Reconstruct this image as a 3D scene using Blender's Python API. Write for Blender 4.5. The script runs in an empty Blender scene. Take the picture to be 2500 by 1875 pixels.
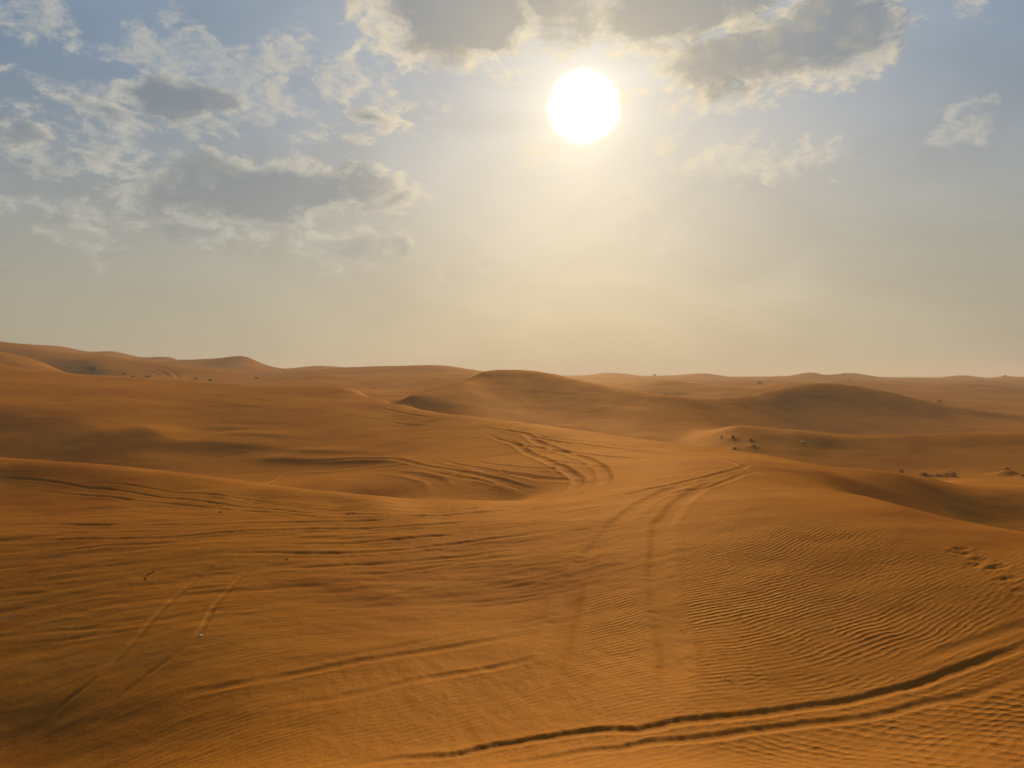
import bpy, math, random
import numpy as np

# ------------------------------------------------------------------ camera, world, sun, exposure
scene = bpy.context.scene
F = 1878.0            # focal length in photograph pixels (2500 wide)
U0, V0 = 1250.0, 915.0   # column of the optical axis, row of the level horizon
COL = scene.collection

cam_d = bpy.data.cameras.new("camera")
cam = bpy.data.objects.new("camera", cam_d); COL.objects.link(cam)
cam.location = (0, 0, 0)
cam.rotation_euler = (math.radians(90), 0, 0)          # looks along +Y, level
cam_d.sensor_width = 36.0
cam_d.lens = 36.0 * F / 2500.0
cam_d.shift_y = -(937.5 - V0) / 2500.0
cam_d.clip_start = 0.1
cam_d.clip_end = 60000
scene.camera = cam

scene.view_settings.view_transform = 'Standard'
scene.view_settings.look = 'None'
scene.view_settings.gamma = 1.0
scene.view_settings.exposure = 0.0
try: scene.view_settings.use_curve_mapping = False
except Exception: pass
scene.cycles.use_denoising = True
scene.cycles.max_bounces = 4
scene.cycles.diffuse_bounces = 2
scene.cycles.glossy_bounces = 1
scene.cycles.volume_bounces = 0
scene.cycles.use_adaptive_sampling = True
scene.cycles.adaptive_threshold = 0.01

SUN_AZ = math.atan((1425 - U0) / F)                     # towards +X from +Y
SUN_EL = math.atan((V0 - 262) / F * math.cos(SUN_AZ))
sun_dir = np.array([math.sin(SUN_AZ) * math.cos(SUN_EL), math.cos(SUN_AZ) * math.cos(SUN_EL), math.sin(SUN_EL)])
sd = bpy.data.lights.new("sun", 'SUN'); sun = bpy.data.objects.new("sun", sd); COL.objects.link(sun)
sd.energy = 5.0
sd.angle = math.radians(2.5)
sd.color = (1.0, 0.93, 0.62)
from mathutils import Vector, Matrix
sun.rotation_euler = Vector(tuple(sun_dir)).to_track_quat('Z', 'Y').to_euler()

def px_azel(u, v):
    x = (u - U0) / F; z = (V0 - v) / F
    return math.atan2(x, 1.0), math.atan2(z, math.hypot(x, 1.0))

world = bpy.data.worlds.new("World"); scene.world = world
world.use_nodes = True
try:
    world.cycles.sampling_method = 'MANUAL'; world.cycles.sample_map_resolution = 512
except Exception: pass
wt = world.node_tree; wt.nodes.clear()

class NB:
    """tiny helper for node graphs"""
    def __init__(s, tree): s.t = tree
    def n(s, typ, **kw):
        nd = s.t.nodes.new(typ)
        for k, v in kw.items(): setattr(nd, k, v)
        return nd
    def set(s, sock, val):
        if val is None: return
        if isinstance(val, bpy.types.NodeSocket): s.t.links.new(val, sock)
        else: sock.default_value = val
    def m(s, op, a, b=None, c=None, clamp=False):
        nd = s.n('ShaderNodeMath', operation=op); nd.use_clamp = clamp
        s.set(nd.inputs[0], a); s.set(nd.inputs[1], b)
        if c is not None: s.set(nd.inputs[2], c)
        return nd.outputs[0]
    def vm(s, op, a, b=None, c=None, out=0):
        nd = s.n('ShaderNodeVectorMath', operation=op)
        s.set(nd.inputs[0], a)
        if b is not None: s.set(nd.inputs[1], b)
        if c is not None: s.set(nd.inputs[2], c)
        return nd.outputs[out]
    def rng(s, x, a, b, c=0.0, d=1.0, smooth=True):
        nd = s.n('ShaderNodeMapRange'); nd.interpolation_type = 'SMOOTHSTEP' if smooth else 'LINEAR'
        s.set(nd.inputs['Value'], x)
        for i, vv in zip((1, 2, 3, 4), (a, b, c, d)): s.set(nd.inputs[i], vv)
        return nd.outputs[0]
    def mix(s, f, a, b, blend='MIX'):
        nd = s.n('ShaderNodeMix', data_type='RGBA', blend_type=blend)
        s.set(nd.inputs[0], f)
        s.set(nd.inputs[6], a if isinstance(a, bpy.types.NodeSocket) else (*a, 1.0))
        s.set(nd.inputs[7], b if isinstance(b, bpy.types.NodeSocket) else (*b, 1.0))
        return nd.outputs[2]
    def noise(s, vec, scale, detail=4.0, rough=0.5, lac=2.0, dist=0.0, out='Fac', dims='3D', w=None):
        nd = s.n('ShaderNodeTexNoise', noise_dimensions=dims)
        s.set(nd.inputs['Vector'], vec); s.set(nd.inputs['Scale'], scale); s.set(nd.inputs['Detail'], detail)
        s.set(nd.inputs['Roughness'], rough); s.set(nd.inputs['Lacunarity'], lac); s.set(nd.inputs['Distortion'], dist)
        return nd.outputs[out]

def srgb(r, g, b):
    f = lambda c: (c / 255 / 12.92) if c / 255 <= 0.04045 else ((c / 255 + 0.055) / 1.055) ** 2.4
    return (f(r), f(g), f(b))

def build_world():
    B = NB(wt)
    tc = B.n('ShaderNodeTexCoord')
    d = B.vm('NORMALIZE', tc.outputs['Generated'])
    sep = B.n('ShaderNodeSeparateXYZ'); B.set(sep.inputs[0], d)
    X, Y, Z = sep.outputs
    az = B.m('ARCTAN2', X, Y)
    el = B.m('ARCSINE', Z)
    comb = B.n('ShaderNodeCombineXYZ'); B.set(comb.inputs[0], az); B.set(comb.inputs[1], el)
    q = comb.outputs[0]
    # ---- clear air: Nishita sky veiled by dust
    sky = B.n('ShaderNodeTexSky'); sky.sky_type = 'NISHITA'; sky.sun_disc = False
    sky.sun_elevation = SUN_EL; sky.sun_rotation = SUN_AZ
    sky.air_density = 1.3; sky.dust_density = 2.5; sky.ozone_density = 1.0
    S = 0.1   # background strength: colours below are divided by it
    k = 1.0 / S
    nish = B.vm('SCALE', sky.outputs[0]); nish.node.inputs['Scale'].default_value = 0.45
    hz = B.m('POWER', 2.718, B.m('MULTIPLY', B.m('MAXIMUM', el, 0.0), -3.6))       # dust thins out upwards
    elp = B.rng(el, 0.0, 0.42)
    dust_lo = srgb(156, 154, 139); dust_hi = srgb(100, 130, 160)
    dust = B.mix(B.rng(el, 0.02, 0.40), tuple(c * k for c in dust_lo), tuple(c * k for c in dust_hi))
    dust = B.mix(B.rng(el, 0.42, 1.25), dust, tuple(c * k for c in srgb(76, 100, 132)))
    base = B.mix(0.88, nish, dust)
    # ---- aureole of the veiled sun
    cosang = B.vm('DOT_PRODUCT', d, tuple(float(c) for c in sun_dir), out=1)
    ang = B.m('ARCCOSINE', B.m('MINIMUM', cosang, 0.9999999))
    saz, sel = SUN_AZ, SUN_EL
    # cloud density fields
    wv = B.noise(q, 7.0, 3.0, 0.55, out='Color')
    wv2 = B.noise(q, 26.0, 4.0, 0.6, out='Color')
    qs = B.vm('MULTIPLY_ADD', wv, (0.11, 0.055, 0), B.vm('SUBTRACT', q, (0.055, 0.0275, 0)))
    qs = B.vm('MULTIPLY_ADD', wv2, (0.034, 0.022, 0), B.vm('SUBTRACT', qs, (0.017, 0.011, 0)))
    def field(blobs):
        acc = None
        for (u, v, ru, rv, w) in blobs:
            a, e = px_azel(u, v)
            ia, ie = F / ru * 1.0, F / rv * 1.0
            ln = B.vm('LENGTH', B.vm('MULTIPLY_ADD', qs, (ia, ie, 0), (-a * ia, -e * ie, 0)), out=1)
            g = B.m('MAXIMUM', B.m('MULTIPLY_ADD', ln, -w, w), 0.0)
            acc = g if acc is None else B.m('MAXIMUM', acc, g)
        return acc
    thick = field(THICK)
    thin = field(THIN)
    # stretched cloud noise, sampled again a little nearer to the sun for lit edges
    st = B.vm('MULTIPLY', q, (1.0, 1.7, 1.0))
    n1 = B.noise(st, 17.0, 10.0, 0.64, 2.1, 0.3)
    tow = B.vm('NORMALIZE', B.vm('SUBTRACT', (saz, sel, 0.0), q))
    st2 = B.vm('MULTIPLY', B.vm('MULTIPLY_ADD', tow, (0.012, 0.012, 0), q), (1.0, 1.7, 1.0))
    n2 = B.noise(st2, 17.0, 10.0, 0.64, 2.1, 0.3)
    lit = B.m('MULTIPLY', B.m('SUBTRACT', n1, n2), 4.0)
    nf = B.m('SUBTRACT', n1, 0.5)
    d_thin = B.rng(B.m('ADD', B.m('MULTIPLY', thin, 0.9), B.m('MULTIPLY', nf, 2.5)), 0.30, 0.74)
    d_thin = B.m('MULTIPLY', d_thin, B.rng(thin, 0.0, 0.25))
    tk = B.m('ADD', thick, B.m('MULTIPLY', nf, 1.4))
    d_thick = B.rng(tk, 0.20, 0.52)
    d_core = B.rng(tk, 0.36, 0.74)
    # scattered light near the sun
    glow_w = B.m('POWER', 2.718, B.m('MULTIPLY', ang, -1 / 0.28))
    glow_m = B.m('POWER', 2.718, B.m('MULTIPLY', ang, -1 / 0.045))
    # warm pillar under the sun down to the horizon
    pl = B.vm('LENGTH', B.vm('MULTIPLY', B.vm('SUBTRACT', q, (saz + 0.0, sel * 0.35, 0)), (1 / 0.34, 1 / 0.42, 0)), out=1)
    pil = B.m('POWER', 2.718, B.m('MULTIPLY', B.m('MULTIPLY', pl, pl), -1.0))
    def add(c, fac, col):
        sc = B.vm('SCALE', tuple(x * k for x in col)); B.set(sc.node.inputs['Scale'], fac)
        return B.vm('ADD', c, sc)
    mott = B.rng(B.noise(B.vm('MULTIPLY', q, (1.0, 2.2, 1.0)), 3.4, 6.0, 0.55, 2.0, 0.6), 0.25, 0.75, 0.90, 1.09)
    base = B.vm('SCALE', base); B.set(base.node.inputs['Scale'], mott)
    thin_air = B.rng(el, -0.02, 0.26, 0.50, 1.0)
    c = add(base, B.m('MULTIPLY', B.m('MULTIPLY', glow_w, thin_air), mott), (0.385, 0.318, 0.195))
    c = add(c, pil, (0.10, 0.07, 0.045))
    # clouds: thin sheets glow, thick ones go grey
    sunny = B.m('MULTIPLY_ADD', glow_w, 0.55, 0.0)
    bright = B.mix(B.rng(ang, 0.08, 0.5), tuple(x * k for x in (0.90, 0.76, 0.54)), tuple(x * k for x in srgb(188, 186, 176)))
    tb = B.m('MULTIPLY', d_thin, B.m('ADD', 0.50, lit))
    tb = B.m('MULTIPLY', B.m('MINIMUM', B.m('MAXIMUM', tb, 0.0), 0.9), 0.78)
    fade = B.rng(el, 0.03, 0.20)                                   # haze swallows low clouds
    tb = B.m('MULTIPLY', tb, fade)
    c = B.mix(tb, c, bright)
    grey_d = B.mix(B.rng(ang, 0.04, 0.36), tuple(x * k for x in srgb(172, 160, 138)), tuple(x * k for x in srgb(124, 132, 138)))
    edge = B.m('MULTIPLY', d_thick, B.m('SUBTRACT', 1.0, d_core))
    gm = B.m('MULTIPLY', d_thick, 0.64)
    gm = B.m('MULTIPLY', gm, B.rng(el, 0.05, 0.34, 0.30, 1.0))
    patch = B.m('MULTIPLY', B.rng(B.noise(q, 9.0, 2.0), 0.36, 0.58), 1.0)
    c_core = B.mix(B.m('SUBTRACT', 1.0, B.m('MULTIPLY', B.m('SUBTRACT', 1.0, d_core), patch)), bright, grey_d)
    c = B.mix(gm, c, c_core)
    em = B.m('MULTIPLY', B.m('MAXIMUM', B.m('ADD', 0.15, lit), 0.0), B.m('MULTIPLY', edge, 1.7))
    em = B.m('MINIMUM', B.m('MULTIPLY', em, fade), 0.78)
    c = B.mix(em, c, bright)
    c = add(c, glow_m, (0.62, 0.54, 0.34))
    # the veiled disc itself, its rim frayed by cloud
    rim = B.m('ADD', ang, B.m('MULTIPLY', B.m('SUBTRACT', n1, 0.5), 0.020))
    disc = B.rng(rim, 0.049, 0.020)
    c = add(c, disc, (1.8, 1.75, 1.6))
    bg = B.n('ShaderNodeBackground'); B.set(bg.inputs[0], c); bg.inputs[1].default_value = S
    out = B.n('ShaderNodeOutputWorld'); wt.links.new(bg.outputs[0], out.inputs[0])

# cloud banks: column, row, radii (photo pixels give their bearing and height), weight
THICK = [
    (1110, 20, 320, 165, 1.25), (1350, 10, 240, 130, 0.8), (1640, 0, 330, 140, 1.2), (1850, 130, 330, 110, 1.05), (2040, 80, 220, 140, 1.35),
    (430, 225, 175, 65, 1.2), (520, 232, 110, 45, 1.0), (250, 262, 170, 45, 0.7), (600, 478, 330, 120, 1.25), (800, 460, 300, 95, 0.95), (860, 610, 220, 80, 0.75),
    (480, 570, 260, 50, 0.6), (900, 275, 150, 50, 0.75), (40, 330, 90, 55, 0.7), (250, 372, 130, 45, 0.6), (150, 560, 300, 60, 0.45), (1560, 230, 200, 40, 0.35),
]
THIN = [
    (60, 40, 170, 80, 1.2), (130, 90, 60, 50, 0.8), (330, 110, 70, 80, 1.0), (440, 120, 120, 110, 1.4), (560, 180, 150, 110, 1.3), (700, 130, 120, 90, 1.4), (640, 240, 190, 100, 1.2),
    (860, 200, 190, 100, 1.2), (950, 260, 160, 80, 1.0), (500, 290, 330, 60, 1.0), (200, 215, 190, 50, 1.0), (250, 300, 200, 35, 0.9), (880, 320, 170, 40, 0.9),
    (50, 350, 150, 110, 1.1), (300, 370, 120, 60, 1.0), (420, 430, 170, 60, 1.0), (700, 410, 330, 50, 1.1), (930, 470, 150, 110, 0.9), (150, 510, 330, 50, 1.0), (420, 540, 240, 50, 0.9),
    (640, 590, 260, 60, 0.8), (850, 590, 260, 70, 0.8), (1080, 690, 300, 60, 0.5), (300, 640, 300, 50, 0.5), (1650, 330, 120, 60, 0.8), (1300, 560, 260, 60, 0.6), (980, 80, 90, 110, 1.2), (920, 40, 90, 70, 1.1), (1090, 120, 170, 40, 1.2), (1200, 170, 170, 80, 0.9), (1480, 10, 60, 60, 0.8),
    (1650, 200, 160, 50, 0.9), (1750, 230, 240, 70, 1.0), (1760, 90, 260, 60, 1.2), (1900, 60, 160, 60, 1.2), (1880, 180, 200, 60, 1.1), (2130, 90, 130, 110, 1.2), (2060, 150, 150, 90, 1.0),
    (1800, 385, 230, 110, 1.0), (1930, 400, 170, 70, 1.0), (1500, 480, 300, 90, 0.6), (1480, 580, 330, 60, 0.6), (2370, 275, 70, 45, 1.1), (2340, 338, 90, 40, 1.2),
    (1300, 380, 200, 60, 0.7), (2330, 50, 70, 60, 0.6), (250, 120, 40, 50, 0.8),
]
build_world()

# ------------------------------------------------------------------ terrain: one height field
rs = np.random.RandomState(7)

def vnoise(x, y, seed=0):
    """smooth value noise in [-1,1]"""
    r = np.random.RandomState(1000 + seed); T = r.uniform(-1, 1, (256, 256))
    xi = np.floor(x).astype(np.int64); yi = np.floor(y).astype(np.int64)
    fx = x - xi; fy = y - yi
    fx = fx * fx * fx * (fx * (fx * 6 - 15) + 10); fy = fy * fy * fy * (fy * (fy * 6 - 15) + 10)
    a = T[xi & 255, yi & 255]; b = T[(xi + 1) & 255, yi & 255]; c = T[xi & 255, (yi + 1) & 255]; d = T[(xi + 1) & 255, (yi + 1) & 255]
    return (a * (1 - fx) + b * fx) * (1 - fy) + (c * (1 - fx) + d * fx) * fy

def fbm(x, y, octv=4, seed=0, gain=0.5):
    s = 0; a = 1.0; n = 0
    for o in range(octv):
        s = s + a * vnoise(x * 2.03 ** o + 13.7 * o, y * 2.03 ** o - 7.1 * o, seed + o); n += a; a *= gain
    return s / n

def sstep(x, a, b):
    t = np.clip((x - a) / (b - a), 0, 1); return t * t * (3 - 2 * t)

def base_z(R):
    a = -1.7 - 0.30 * R; b = -4.3 - 0.35 * (1 - np.exp(-((R - 12) / 10.0) ** 2)) * 0
    k = 3.0     # smooth max
    return b + np.log1p(np.exp(np.clip(k * (a - b), -60, 60))) / k

USC = 1000.0
CP = []   # control points: (column, ln R, residual slope)
def cpz(u, Yd, z):
    t = (u - U0) / F; b = math.atan(t); R = Yd / math.cos(b)
    CP.append((b * F / USC, math.log(R), (z - float(base_z(np.array(R)))) / R * F))
def cp(u, v, Yd): cpz(u, Yd, (V0 - v) / F * Yd)
def resample(pts, du=85.0):
    """the same polyline with evenly spaced points, eased between the given ones"""
    p = np.array(pts, float); p = p[np.argsort(p[:, 0])]
    if len(p) < 2: return [tuple(p[0])]
    n = max(1, int(round((p[-1, 0] - p[0, 0]) / du)))
    uu = np.unique(np.concatenate([np.linspace(p[0, 0], p[-1, 0], n + 1)]))
    m = np.gradient(p[:, 1:], p[:, 0], axis=0) if len(p) > 2 else np.repeat((p[1:, 1:] - p[:1, 1:]) / (p[1, 0] - p[0, 0]), 2, 0)
    k = np.clip(np.searchsorted(p[:, 0], uu) - 1, 0, len(p) - 2); h = p[k + 1, 0] - p[k, 0]; t = ((uu - p[k, 0]) / h)[:, None]; h = h[:, None]
    y = (2 * t ** 3 - 3 * t ** 2 + 1) * p[k, 1:] + (t ** 3 - 2 * t ** 2 + t) * h * m[k] + (-2 * t ** 3 + 3 * t ** 2) * p[k + 1, 1:] + (t ** 3 - t ** 2) * h * m[k + 1]
    return [(float(a), float(b[0]), float(b[1])) for a, b in zip(uu, y)]
def line(pts, du=110.0):
    for u, v, Yd in resample(pts, du): cp(u, v, Yd)
def crest(pts, back=1.07, drop=0.35, du=60.0, back2=None, drop2=None, rim=0.0, lead=0.0):
    for u, v, Yd in resample(pts, du):
        cp(u, v, Yd); z = (V0 - v) / F * Yd
        if lead: cp(u, v + lead, Yd * 0.94)
        if rim: cpz(u, Yd * (1 - rim), z + 0.78 * rim * (v - V0) / F * Yd)
        cpz(u, Yd * back, z - drop)
        if back2: cpz(u, Yd * back2, z - drop2)

# near ground, front to back
for Yd in (2.0, 4.0, 6.0):
    for u in range(-1500, 4001, 500): cpz(u, Yd, float(base_z(np.array(Yd / math.cos(math.atan((u - U0) / F))))))
line([(-400, 1875, 11.6), (0, 1875, 11.2), (600, 1875, 9.8), (1250, 1875, 9.2), (1600, 1875, 8.7), (2000, 1872, 9.0), (2500, 1850, 9.0), (2900, 1830, 9.0)], 200)
line([(-400, 1710, 13.5), (0, 1712, 12.9), (600, 1715, 11.7), (1250, 1738, 11), (1600, 1742, 10.4), (2000, 1722, 10.8), (2500, 1660, 11), (2900, 1630, 11)], 200)
line([(-400, 1560, 15.8), (0, 1565, 15.1), (600, 1580, 13.6), (1250, 1602, 13), (1600, 1598, 12.4), (2000, 1568, 12.7), (2500, 1508, 12.9), (2900, 1472, 12.9)], 200)
line([(-400, 1432, 18.4), (0, 1436, 17.7), (600, 1448, 16.3), (1250, 1456, 16), (1600, 1444, 15.1), (2000, 1412, 15.3), (2300, 1380, 15.3), (2500, 1362, 15.4), (2900, 1330, 15)], 200)
line([(-400, 1325, 21.6), (0, 1328, 20.8), (600, 1340, 19.3), (1250, 1338, 19.2), (1600, 1318, 18.3), (1850, 1300, 18.1), (2100, 1285, 18.0), (2300, 1292, 17.7)], 200)
line([(-400, 1232, 26.4), (0, 1235, 25.6), (600, 1258, 23.4), (900, 1268, 22.4), (1250, 1265, 22.3), (1600, 1242, 21.4), (1850, 1224, 21.2), (2030, 1218, 21.6)], 200)
line([(-400, 1160, 30.6), (0, 1172, 29.4), (300, 1192, 27.6), (600, 1218, 26.3), (900, 1238, 25), (1250, 1236, 24.8), (1400, 1222, 24.6), (1600, 1200, 23.9), (1850, 1186, 23.9)], 200)
line([(1450, 1178, 28.8), (1600, 1148, 28.4), (1750, 1138, 28.2), (1900, 1142, 28.4), (2020, 1158, 28.6)], 150)
# crest of the near left dune
crest([(-400, 1085, 37), (-200, 1103, 36), (0, 1120, 34.8), (150, 1131, 33.8), (300, 1144, 32.8), (450, 1159, 31.8), (600, 1179, 30.6), (750, 1199, 29.4), (900, 1211, 28.2)], 1.10, 1.1, 75, rim=0.09)
crest([(1000, 1216, 27.6), (1100, 1220.5, 27.2), (1230, 1222, 27)], 1.09, 0.55, 75)
# crest of the near right dune
crest([(2129, 1217, 23.5), (2210, 1240, 22), (2292, 1263, 21), (2373, 1281, 20), (2500, 1304, 19), (2700, 1345, 17.5), (2900, 1390, 16)], 1.09, 0.7, 75, rim=0.10)
line([(2300, 1285, 26), (2500, 1335, 25), (2900, 1400, 24)], 150)
line([(2230, 1243, 27.5), (2400, 1290, 29), (2500, 1296, 29), (2900, 1310, 29)], 150)
line([(2150, 1198, 28.5), (2250, 1215, 30), (2400, 1238, 31.2), (2600, 1248, 31.2), (2900, 1255, 31.2)], 120)
line([(2310, 1191, 32.8), (2400, 1200, 33.2), (2600, 1207, 33.2), (2900, 1210, 33.2)], 120)
line([(2300, 1180, 36.5), (2420, 1184, 36.8), (2600, 1188, 37), (2900, 1190, 37)], 120)
line([(2330, 1172, 43), (2450, 1172, 43), (2600, 1172, 43), (2900, 1172, 43)], 120)
# bowl behind the left crest
line([(-400, 1185, 44), (0, 1195, 43), (300, 1210, 40), (600, 1198, 36.5), (800, 1203, 34.5), (900, 1206, 34.2), (1000, 1203, 33.5), (1200, 1183, 32.5), (1350, 1158, 32.5)], 110)
line([(-400, 1150, 47.8), (0, 1150, 47.6), (300, 1152, 46.2), (600, 1160, 45), (800, 1156, 43), (1000, 1138, 41), (1200, 1118, 41), (1330, 1094, 42)], 110)
line([(-400, 1096, 51.6), (0, 1102, 51.2), (150, 1106, 50.6), (300, 1108, 49.8), (450, 1112, 50), (600, 1100, 52), (800, 1104, 50.5), (1000, 1082, 50), (1200, 1060, 50.5)], 110)
line([(-400, 1040, 56.4), (0, 1046, 56.0), (150, 1052, 55.3), (300, 1058, 54.3), (450, 1078, 54.5), (600, 1052, 58), (800, 1052, 58), (1000, 1035, 61)], 110)
line([(-400, 992, 61.3), (0, 997, 60.9), (150, 1008, 60.2), (300, 1038, 58), (450, 1040, 60), (600, 1008, 65.5), (800, 1005, 66.5), (950, 1002, 69)], 110)
line([(-400, 962, 70), (0, 972, 66.5), (300, 990, 65.5), (450, 996, 67.5), (600, 972, 74), (800, 975, 76), (900, 976, 79)], 110)
line([(-400, 915, 78), (0, 934, 76.5), (300, 955, 75.5), (450, 960, 78), (600, 955, 82.5)], 110)
line([(-400, 880, 90), (0, 908, 87.5), (300, 937, 86), (450, 942, 88.5)], 110)
# long crest across the middle
crest([(-400, 850, 102), (-200, 870, 101), (0, 889, 100), (102, 908, 99), (183, 915, 99), (285, 926, 98), (366, 929, 98), (488, 934, 97), (570, 941, 96), (651, 948, 95), (753, 952, 93), (849, 949, 91), (881, 956, 88), (922, 970, 83), (963, 982, 79), (1024, 999, 73), (1125, 1016, 66), (1247, 1029, 60)], 1.09, 1.3)
crest([(1310, 1037, 57), (1370, 1045, 54), (1492, 1063, 49.5), (1614, 1079, 45), (1763, 1098, 40.5), (1885, 1114, 37), (1966, 1130, 35), (2007, 1139, 34.3), (2088, 1146, 34.5), (2170, 1153, 35), (2251, 1163, 37)], 1.12, 1.3, rim=0.09)
# valley floor behind that crest
line([(1750, 1150, 52), (2000, 1172, 52), (2150, 1165, 54), (2300, 1158, 54), (2500, 1155, 54), (2900, 1150, 54)], 120)
line([(1300, 1108, 68), (1500, 1126, 62), (1650, 1124, 60), (1850, 1112, 59.3), (2000, 1124, 58.8), (2150, 1124, 58.6), (2300, 1121, 58.6), (2500, 1115, 58.6), (2900, 1106, 58.6)], 120)
line([(1650, 1100, 66), (1800, 1076, 64), (1900, 1085, 63), (2000, 1092, 62.5), (2150, 1096, 62), (2300, 1093, 62), (2500, 1088, 62), (2900, 1080, 62)], 120)
# small crest on the right
crest([(1795, 1041, 72), (1860, 1046, 71), (1917, 1050, 70), (2007, 1058, 69), (2088, 1064, 69), (2170, 1065, 69), (2251, 1062, 69), (2332, 1060, 69), (2500, 1057, 69), (2700, 1054, 69), (2900, 1052, 69)], 1.08, 1.1, 75, rim=0.05)
ECREST = [(1215, 902.5, 113), (1276, 902, 113), (1329, 907, 111), (1370, 915, 108), (1451, 935, 102), (1573, 958, 97), (1681, 969, 97), (1742, 970, 102), (1803, 966, 107), (1864, 956, 113), (1946, 939, 121), (1986, 935, 123), (2047, 937, 123), (2108, 946, 122), (2210, 968, 119), (2292, 987, 118), (2373, 1000, 118), (2500, 1015, 118), (2700, 1020, 118), (2900, 1022, 118)]
crest(ECREST, 1.07, 1.3, 50)
EFOOT = [(1190, 1028, 80), (1300, 1046, 79), (1500, 1066, 74), (1650, 1068, 72), (1740, 1050, 79), (1800, 1036, 85), (1900, 1054, 90), (2000, 1068, 92), (2170, 1077, 92), (2350, 1073, 92), (2500, 1067, 92), (2900, 1056, 92)]
for (u, v0, y0) in resample(EFOOT, 95):
    k = np.array(ECREST); v1 = float(np.interp(u, k[:, 0], k[:, 1])); y1 = float(np.interp(u, k[:, 0], k[:, 2]))
    z0 = (V0 - v0) / F * y0; z1 = (V0 - v1) / F * y1
    for t, q in ((0, 0), (.28, .22), (.55, .52), (.80, .82)): cpz(u, y0 + (y1 - y0) * t, z0 + (z1 - z0) * q)
line([(1250, 920, 126), (1400, 932, 122), (1500, 957, 116), (1650, 987, 114), (1742, 987, 118)], 80)
crest([(1003, 966, 90), (1045, 956, 94), (1085, 947, 98), (1120, 933, 102), (1150, 919, 106), (1182, 907, 110)], 1.07, 0.45)
line([(2150, 1000, 136), (2300, 1012, 135), (2500, 1020, 135), (2900, 1018, 135)], 120)
line([(1400, 952, 160), (1480, 965, 160), (1573, 978, 158), (1700, 982, 156), (1800, 980, 154), (1950, 975, 150), (2150, 975, 156), (2300, 984, 158), (2500, 990, 158), (2900, 985, 158)], 110)
# left middle distance: trough, far slopes
line([(-300, 905, 122), (0, 915, 122), (183, 926, 122), (366, 937, 122), (550, 948, 120), (750, 957, 116), (850, 957, 112), (930, 968, 102), (975, 975, 98)], 110)
crest([(-300, 835, 146), (0, 862, 146), (51, 872, 146), (102, 887, 145), (142, 900, 144), (175, 914, 143)], 1.09, 2.2)
line([(200, 914, 146), (366, 924, 146), (550, 936, 150), (675, 938, 148), (766, 930, 146), (830, 938, 144), (900, 946, 140), (980, 950, 134), (1050, 945, 136)], 100)
line([(-300, 870, 165), (0, 885, 166), (120, 898, 166), (225, 896, 166), (366, 906, 168), (450, 908, 168), (550, 922, 170), (675, 932, 164), (766, 919, 164), (850, 926, 160), (950, 932, 154), (1060, 928, 152), (1120, 925, 150)], 90)
crest([(-300, 825, 198), (0, 839, 198), (51, 842, 198), (122, 856, 196), (183, 864, 194), (264, 873, 192), (346, 883, 190), (407, 889, 190), (450, 892, 190), (481, 899, 189), (563, 909, 187), (616, 917, 186), (660, 922, 185)], 1.08, 2.4)
line([(700, 921, 182), (770, 913, 186), (850, 917, 184), (950, 920, 180), (1060, 916, 176), (1150, 914, 172)], 90)
line([(-300, 860, 235), (0, 872, 235), (200, 890, 235), (350, 900, 235), (450, 905, 230), (520, 912, 226), (600, 914, 224), (660, 917, 225), (720, 915, 225), (850, 912, 222), (1000, 910, 215), (1100, 912, 210)], 90)
crest([(850, 899, 262), (900, 899, 262), (942, 897, 255), (1011, 893, 248), (1064, 892, 245), (1109, 895, 243), (1150, 903, 243)], 1.10, 3.0)
crest([(441, 879, 290), (480, 877.5, 284), (522, 875.5, 278), (560, 871.5, 274), (573, 870, 273), (595, 869, 272), (616, 874, 272), (644, 889, 274), (671, 900, 280), (746, 898, 300), (795, 897, 300)], 1.10, 4.0, 40)
line([(480, 896, 252), (540, 896, 250), (595, 893, 250), (640, 900, 254)], 60)
crest([(-300, 815, 340), (-100, 828, 340), (0, 833, 340), (37, 839, 336), (90, 842, 332), (150, 845, 326), (173, 849, 324), (210, 859, 320), (230, 858, 320), (254, 859, 320), (275, 857, 318), (305, 864, 318), (342, 873, 318), (366, 874, 316), (386, 873, 314), (427, 876, 312)], 1.12, 5.0, 30, lead=5)
crest([(701, 899, 400), (811, 893, 410), (848, 897, 410)], 1.10, 3.5)
# right distance
crest([(1522, 936, 190), (1560, 931, 191), (1598, 929, 192), (1642, 930, 192), (1685, 938, 190), (1720, 942, 184), (1756, 941, 180), (1815, 945, 178), (1870, 941, 180), (1900, 936, 184)], 1.08, 1.3, 40)
line([(1450, 934, 225), (1550, 940, 230), (1650, 940, 232), (1750, 940, 232), (1850, 942, 232), (2000, 944, 222), (2150, 952, 212), (2280, 958, 205), (2400, 962, 205), (2500, 968, 205), (2900, 965, 205)], 90)
crest([(1700, 933, 262), (1790, 930, 264), (1870, 932, 262), (1940, 934, 260)], 1.08, 1.0)
crest([(2000, 936, 250), (2063, 932, 250), (2160, 936, 246), (2220, 941, 240), (2280, 944, 234), (2307, 940, 232), (2361, 937, 230), (2429, 942, 230), (2500, 951, 230), (2800, 955, 230)], 1.08, 1.3, 50)
line([(1400, 924, 330), (1500, 927, 330), (1600, 929, 330), (1750, 930, 330), (1900, 931, 325), (2050, 930, 320), (2200, 934, 310), (2350, 935, 305), (2500, 938, 300), (2900, 938, 300)], 110)
crest([(1350, 917.5, 480), (1400, 917, 480), (1441, 915.5, 470), (1460, 912, 465), (1476, 910, 463), (1495, 911, 463), (1517, 911, 463), (1539, 915, 468), (1606, 917, 480), (1666, 915, 470), (1718, 911, 460), (1747, 915.5, 463), (1775, 919, 460)], 1.10, 2.4, 25, lead=2.5)
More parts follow.
